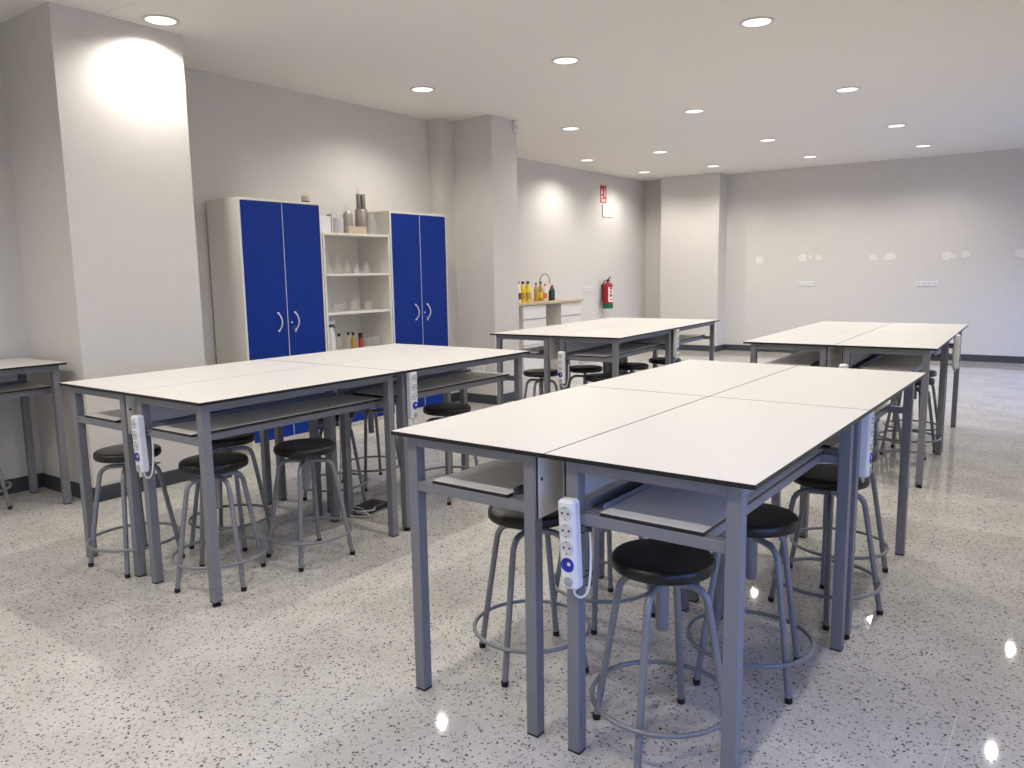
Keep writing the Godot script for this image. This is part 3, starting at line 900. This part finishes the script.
# ------------------------------------------------------------------ sink counter on the far left wall
func build_counter() -> void:
	var y := 1.015
	var wt := thing("worktop", "light wood worktop on white drawer units along the far left wall", "worktop", V(-6.31, y, 8.72))
	part(wt, "board", box(Vector3(0.62, 0.036, 2.82), 0.003), M.wood, Vector3(0, -0.018, 0))
	part(wt, "upstand", box(Vector3(0.012, 0.03, 2.82), 0.002), M.wood, Vector3(-0.303, 0.015, 0))
	var names := ["white drawer unit under the wood worktop, nearest the pier", "white drawer unit under the wood worktop with the yellow bottles above", "white drawer unit at the far end of the wood worktop"]
	var ds := [[7.45, 8.02], [8.58, 9.15], [9.54, 10.10]]
	for i in ds.size():
		var q: Array = ds[i]
		var w: float = q[1] - q[0]
		var o := thing("drawer_unit", names[i], "drawer unit", V(-6.03, 0, (q[0] + q[1]) / 2), PI / 2, "drawer units under the worktop")
		part(o, "body", box(Vector3(w, 0.90, 0.54), 0.002), M.carcass, Vector3(0, 0.075 + 0.45, -0.29))
		part(o, "plinth", box(Vector3(w - 0.02, 0.075, 0.48)), M.carcass, Vector3(0, 0.0375, -0.29))
		var ys := [[0.795, 0.972], [0.44, 0.785], [0.09, 0.43]]
		for h in ys:
			var dr := part(o, "drawer", box(Vector3(w - 0.006, h[1] - h[0], 0.018), 0.002), M.white, Vector3(0, (h[0] + h[1]) / 2, -0.009))
			part(dr, "handle_lip", box(Vector3(w - 0.006, 0.006, 0.008), 0.001), M.socket, Vector3(0, (h[1] - h[0]) / 2 - 0.003, 0.011))
	# tap
	var tp := thing("tap", "tall chrome gooseneck tap among bottles on the wood worktop", "tap", V(-6.45, y, 9.62), PI / 2)
	part(tp, "base", lathe([Vector2(0, 0), Vector2(0.028, 0), Vector2(0.026, 0.01), Vector2(0.018, 0.05), Vector2(0.012, 0.06), Vector2(0, 0.06)], 18), M.chrome)
	var pts := []
	for q in [[0.0, 0.05], [0.0, 0.27], [0.02, 0.34], [0.075, 0.38], [0.13, 0.355], [0.155, 0.29], [0.158, 0.24]]:
		pts.append(Vector3(0, q[1], float(q[0]) * 1.1))
	part(tp, "spout", tube(smooth_path(pts, 5), 0.011, 10), M.chrome)
	part(tp, "lever", box(Vector3(0.012, 0.01, 0.07), 0.003), M.chrome, Vector3(0.02, 0.065, 0.03), Vector3(-0.3, 0, 0))
	# bottles: [d, x, radius, height, body, cap, label band or null, text]
	var bs := [
		[8.72, -6.2, 0.042, 0.29, M.paper, M.dark, M.purple, "white bottle with a dark purple band half hidden by the pier"],
		[8.83, -6.2, 0.05, 0.285, M.yellow, M.dark, M.amber, "left one of two bright yellow detergent bottles side by side"],
		[8.95, -6.2, 0.052, 0.285, M.yellow, M.dark, M.amber, "right one of two bright yellow detergent bottles side by side"],
		[9.21, -6.24, 0.034, 0.26, M.amber, M.dark, null, "slim amber oil bottle left of the tap"],
		[9.27, -6.2, 0.036, 0.275, M.amber, M.dark, M.yellow, "amber oil bottle with a yellow label by the tap"],
		[9.362, -6.19, 0.043, 0.24, M.paper, M.orange, M.orange, "white bottle with an orange top between oil and green bottles"],
		[9.458, -6.15, 0.04, 0.20, M.dark_green, M.red, null, "left one of two dark green bottles with red caps"],
		[9.555, -6.19, 0.045, 0.22, M.dark_green, M.red, null, "right one of two dark green bottles with red caps"]]
	for q in bs:
		var r: float = q[2]
		var h: float = q[3]
		var o := thing("detergent_bottle", q[7], "bottle", V(q[1], y, q[0]), PI / 2, "bottles on the wood worktop")
		part(o, "body", lathe([Vector2(0, 0), Vector2(r * 0.94, 0), Vector2(r, h * 0.03), Vector2(r * 0.97, h * 0.3), Vector2(r, h * 0.56), Vector2(r * 0.85, h * 0.7), Vector2(r * 0.45, h * 0.82), Vector2(r * 0.34, h * 0.86), Vector2(r * 0.34, h * 0.9)], 20, 0.8), q[4])
		part(o, "cap", lathe([Vector2(0, h * 0.88), Vector2(r * 0.42, h * 0.88), Vector2(r * 0.38, h * 0.98), Vector2(r * 0.3, h), Vector2(0, h)], 14), q[5])
		if q[6] != null:
			part(o, "label_band", lathe([Vector2(r * 1.012, h * 0.14), Vector2(r * 1.0, h * 0.3), Vector2(r * 1.02, h * 0.45)], 20, 0.81), q[6])

# ------------------------------------------------------------------ things on the walls
func socket_plate(called: String, label: String, at: Vector3, turn: float, n: int, w: float, h: float) -> void:
	var o := thing(called, label, "socket", at, turn)
	part(o, "plate", box(Vector3(w, h, 0.012), 0.003), M.plastic, Vector3(0, 0, 0.006))
	for k in n:
		var s := part(o, "outlet", lathe([Vector2(0, 0.0), Vector2(0.019, 0.0), Vector2(0.021, 0.004), Vector2(0.024, 0.004), Vector2(0.024, 0)], 18), M.socket, Vector3((k - (n - 1) / 2.0) * w / n, 0, 0.0115), Vector3(PI / 2, 0, 0))
		for e in [-1.0, 1.0]:
			part(s, "pin_hole", lathe([Vector2(0, 0.0), Vector2(0.004, 0.0), Vector2(0.004, 0.0012), Vector2(0, 0.0012)], 10), M.dark, Vector3(e * 0.009, 0.0002, 0))

func build_wall_things() -> void:
	socket_plate("wall_socket", "four gang white socket strip on the back wall, left one of two", V(-3.68, 1.161, BACK_D), 0.0, 4, 0.29, 0.076)
	socket_plate("wall_socket", "four gang white socket strip on the back wall, right one of two", V(-1.9, 1.153, BACK_D), 0.0, 4, 0.29, 0.076)
	socket_plate("wall_socket", "four gang white socket strip between the worktop and the fire extinguisher", V(FAR_X, 1.13, 11.32), PI / 2, 4, 0.29, 0.076)
	socket_plate("wall_socket", "low double white socket on the pier, seen through the table legs", V(-5.28, 0.385, 6.678), 0.0, 2, 0.14, 0.08)
	# fire extinguisher
	var e := thing("fire_extinguisher", "red fire extinguisher with a green base band hung on the wall", "extinguisher", V(FAR_X, 0.79, 11.79), PI / 2)
	part(e, "wall_bracket", box(Vector3(0.04, 0.1, 0.03), 0.003), M.dark, Vector3(0, 0.36, 0.015))
	var cy := part(e, "cylinder", lathe([Vector2(0, 0.08), Vector2(0.086, 0.08), Vector2(0.086, 0.37), Vector2(0.078, 0.405), Vector2(0.055, 0.43), Vector2(0.028, 0.44), Vector2(0.024, 0.455), Vector2(0, 0.455)], 32), M.red, Vector3(0, 0, 0.115))
	part(e, "base_skirt", lathe([Vector2(0, 0), Vector2(0.082, 0), Vector2(0.087, 0.006), Vector2(0.087, 0.082), Vector2(0, 0.082)], 32), M.green, Vector3(0, 0, 0.115))
	part(e, "valve", lathe([Vector2(0, 0.45), Vector2(0.02, 0.45), Vector2(0.02, 0.49), Vector2(0, 0.49)], 16), M.dark, Vector3(0, 0, 0.115))
	part(e, "lever", box(Vector3(0.11, 0.012, 0.022), 0.003), M.dark, Vector3(0.035, 0.505, 0.115), Vector3(0, 0, 0.55))
	part(e, "carry_handle", box(Vector3(0.09, 0.01, 0.022), 0.003), M.dark, Vector3(0.03, 0.475, 0.115), Vector3(0, 0, 0.15))
	var hp := []
	for q in [[-0.015, 0.475, 0.11], [-0.05, 0.47, 0.09], [-0.08, 0.41, 0.06], [-0.088, 0.30, 0.055], [-0.086, 0.18, 0.055], [-0.084, 0.12, 0.055]]:
		hp.append(Vector3(q[0], q[1], q[2]))
	part(e, "hose", tube(smooth_path(hp, 5), 0.009, 10), M.dark)
	# the paper label wraps a third of the cylinder
	var st := begin()
	for k in 10:
		var a0 := -1.0 + k * 0.115
		var a1 := a0 + 0.115
		var R := 0.0868
		var n0 := Vector3(sin(a0), 0, cos(a0))
		var n1 := Vector3(sin(a1), 0, cos(a1))
		quad(st, n0 * R + Vector3(0, 0.11, 0), n1 * R + Vector3(0, 0.11, 0), n1 * R + Vector3(0, 0.36, 0), n0 * R + Vector3(0, 0.36, 0), n0, n1, n1, n0)
	part(cy, "label_sheet", st.commit(), M.paper)
	for q in [[0.2, 0.05, 0.5], [0.27, 0.035, 0.4], [0.325, 0.03, 0.55], [0.145, 0.02, 0.5]]:
		var s2 := begin()
		for k in 6:
			var a0: float = -0.7 + k * float(q[2]) / 6.0
			var a1: float = a0 + float(q[2]) / 6.0
			var n0 := Vector3(sin(a0), 0, cos(a0))
			var n1 := Vector3(sin(a1), 0, cos(a1))
			var R := 0.0872
			quad(s2, n0 * R + Vector3(0, q[0], 0), n1 * R + Vector3(0, q[0], 0), n1 * R + Vector3(0, q[0] + q[1], 0), n0 * R + Vector3(0, q[0] + q[1], 0), n0, n1, n1, n0)
		part(cy, "label_print", s2.commit(), M.sign_red)
	# sign above it
	var sg := thing("fire_sign", "red and white fire extinguisher sign high on the far left wall", "sign", V(FAR_X, 2.705, 11.825), PI / 2)
	part(sg, "plate", box(Vector3(0.21, 0.285, 0.004), 0.001), M.sign_red, Vector3(0, 0, 0.003))
	var flame := PackedVector2Array([Vector2(-0.02, -0.04), Vector2(0.02, -0.04), Vector2(0.034, -0.01), Vector2(0.026, 0.03), Vector2(0.01, 0.065), Vector2(0.004, 0.03), Vector2(-0.012, 0.05), Vector2(-0.018, 0.02), Vector2(-0.034, 0.005)])
	part(sg, "flame_mark", slab(flame, 0.001), M.paper, Vector3(-0.05, 0.03, 0.0055))
	part(sg, "extinguisher_mark", slab(rounded_rect(0.036, 0.115, 0.014), 0.001), M.paper, Vector3(0.052, 0.01, 0.0055))
	part(sg, "nozzle_mark", slab(PackedVector2Array([Vector2(-0.012, 0.0), Vector2(0.012, 0.0), Vector2(0.014, 0.022), Vector2(-0.03, 0.03), Vector2(-0.03, 0.022)]), 0.001), M.paper, Vector3(0.052, 0.075, 0.0055))
	part(sg, "flame_base_mark", slab(rounded_rect(0.07, 0.03, 0.004), 0.001), M.paper, Vector3(-0.05, -0.045, 0.0055))
	part(sg, "caption_band", slab(rounded_rect(0.19, 0.004, 0.001), 0.001), M.paper, Vector3(0, -0.075, 0.0055))
	for k in 3:
		part(sg, "caption_line", slab(rounded_rect(0.17 - 0.02 * k, 0.010, 0.002), 0.001), M.paper, Vector3(0, -0.09 - 0.016 * k, 0.0055))
	var ap := thing("access_panel", "blank wall coloured cover plate just below the red sign", "cover plate", V(FAR_X, 2.43, 11.965), PI / 2)
	part(ap, "cover", box(Vector3(0.35, 0.2, 0.012), 0.003), M.wall, Vector3(0, 0, 0.006))
	for s in [-1.0, 1.0]:
		part(ap, "screw", lathe([Vector2(0, 0), Vector2(0.005, 0), Vector2(0.004, 0.0015), Vector2(0, 0.0015)], 10), M.paper, Vector3(s * 0.155, 0, 0.012), Vector3(PI / 2, 0, 0))
	var ms := thing("motion_sensor", "small white alarm motion sensor at the top edge of the pier", "sensor", V(PIER_X - 0.018, 2.985, 7.085), PI / 2)
	part(ms, "housing", box(Vector3(0.06, 0.1, 0.035), 0.008), M.plastic, Vector3(0, 0, 0.0175))
	part(ms, "lens", box(Vector3(0.045, 0.045, 0.01), 0.004), M.socket, Vector3(0, -0.018, 0.036))
	part(ms, "bracket", box(Vector3(0.02, 0.02, 0.02), 0.003), M.socket, Vector3(0, 0.045, 0.0))

# ------------------------------------------------------------------ power strips and leads
func make_strip() -> Node3D:
	# stands upright, sockets facing +z, back at z = 0, centre at the origin
	var t := Node3D.new()
	t.name = "power_strip"
	var st := begin()
	add_box(st, Vector3(0.056, 0.262, 0.042), 0.009, Vector3(0, 0, 0.021))
	part(t, "housing", st.commit(), M.plastic)
	for k in 4:
		var y := 0.093 - k * 0.05
		var s := part(t, "outlet", lathe([Vector2(0, 0.0004), Vector2(0.017, 0.0004), Vector2(0.0185, 0.0022), Vector2(0.0205, 0.0022), Vector2(0.0215, 0)], 22), M.blue_plug if k == 3 else M.socket, Vector3(0, y, 0.042), Vector3(PI / 2, 0, 0))
		if k < 3:
			for e in [-1.0, 1.0]:
				part(s, "pin_hole", lathe([Vector2(0, 0.0), Vector2(0.0034, 0.0), Vector2(0.0034, 0.0012), Vector2(0, 0.0012)], 10), M.dark, Vector3(e * 0.0095, 0.0004, 0))
				part(s, "earth_clip", box(Vector3(0.004, 0.002, 0.003)), M.tin, Vector3(0, 0.0012, e * 0.0165))
		else:
			part(s, "pin_hole", lathe([Vector2(0, 0.0), Vector2(0.0055, 0.0), Vector2(0.0055, 0.0012), Vector2(0, 0.0012)], 12), M.plastic, Vector3(0.005, 0.0004, -0.003))
	part(t, "switch", lathe([Vector2(0, 0.003), Vector2(0.012, 0.003), Vector2(0.0145, 0.0015), Vector2(0.015, 0)], 20), M.button, Vector3(0, -0.106, 0.042), Vector3(PI / 2, 0, 0))
	var pts := []
	for q in [[0.004, -0.128, 0.018], [0.006, -0.15, 0.018], [0.022, -0.158, 0.012], [0.038, -0.145, 0.006], [0.046, -0.11, 0.0], [0.048, -0.04, -0.008], [0.046, 0.03, -0.012]]:
		pts.append(Vector3(q[0], q[1], q[2]))
	part(t, "cable", tube(smooth_path(pts, 5), 0.0038, 8), M.cable)
	for y in [-0.1, 0.03, 0.05]:
		var loop := []
		for c in [[-0.024, 0.001], [0.030, 0.001], [0.030, -0.046], [-0.024, -0.046]]:
			loop.append(Vector3(c[0], y, c[1]))
		part(t, "cable_tie", tube(loop, 0.0022, 6, true), M.dark)
	return t

func build_power_strips() -> void:
	var proto := make_strip()
	var spots := [
		[-1.122, 0.656, 1.837, 0.0, 2.5, "white power strip with a blue socket on the foremost table leg"],
		[-3.40, 0.68, 1.831, 0.0, 3.0, "white power strip on the near inner leg of the left block"],
		[-2.936, 0.768, 3.085, 90.0, 0.0, "white power strip midway along the cupboard-side block, above its stool"],
		[-0.632, 0.768, 3.095, 90.0, 0.0, "white power strip at the right edge seam of the nearest block"],
		[-3.350, 0.655, 5.322, 0.0, 0.0, "small looking power strip at the near end of the block before the extinguisher"],
		[-2.945, 0.768, 6.56, 90.0, 0.0, "power strip on the long side of the block before the extinguisher"],
		[-0.742, 0.775, 6.72, 90.0, 0.0, "power strip on the window side of the far right block"],
		[-1.222, 0.66, 5.42, 0.0, 0.0, "power strip peeking above the front tabletop, far right block"]]
	for q in spots:
		var t: Node3D = proto.duplicate()
		t.name = numbered("power_strip")
		add_child(t)
		t.position = V(q[0], q[1], q[2])
		t.rotation = Vector3(0, deg_to_rad(q[3]), deg_to_rad(q[4]))
		tag(t, q[5], "power strip", "power strips on the table legs")
	proto.free()
	# adapter and its coiled lead on the floor under the cupboard-side block
	var ad := thing("power_adapter", "flat black power adapter lying on the floor under the cupboard-side block", "adapter", V(-3.425, 0, 3.22), 0.15)
	part(ad, "case", box(Vector3(0.13, 0.035, 0.20), 0.008), M.dark, Vector3(0, 0.0175, 0))
	part(ad, "lead_stub", box(Vector3(0.014, 0.012, 0.03), 0.003), M.rubber, Vector3(0, 0.0175, 0.11))
	var cd := thing("white_lead", "loose white power lead coiled on the floor beside the black adapter", "cable", V(-3.42, 0, 3.12))
	var cp := []
	var rng := RandomNumberGenerator.new()
	rng.seed = 9
	for k in 30:
		var a := TAU * k / 9.0
		cp.append(Vector3(0.10 * cos(a) + rng.randf_range(-0.015, 0.015), 0.006 + 0.0013 * k + rng.randf_range(0, 0.003), 0.045 * sin(a) + 0.05 * sin(k * 0.31)))
	part(cd, "coil", tube(smooth_path(cp, 4), 0.0042, 8), M.cable)
	var rise := []
	for q in [[-0.1, 0.02, 0.03], [-0.122, 0.10, 0.03], [-0.115, 0.3, 0.02], [-0.108, 0.45, 0.02], [-0.118, 0.56, 0.01], [-0.105, 0.70, 0.0], [-0.10, 0.80, 0.0]]:
		rise.append(Vector3(q[0], q[1], q[2]))
	part(cd, "rising_lead", tube(smooth_path(rise, 5), 0.0042, 8), M.cable)
	var c2 := thing("white_lead", "white lead hanging in loops beside the inner legs of the nearest block", "cable", V(-1.13, 0, 3.02))
	var hp := []
	for q in [[0.0, 0.80, 0.0], [0.012, 0.62, 0.0], [-0.006, 0.5, 0.01], [0.014, 0.42, 0.0], [-0.004, 0.30, 0.012], [0.01, 0.15, 0.0], [0.0, 0.03, 0.02], [0.05, 0.006, 0.05]]:
		hp.append(Vector3(q[0], q[1], q[2]))
	part(c2, "lead", tube(smooth_path(hp, 5), 0.0038, 8), M.cable)
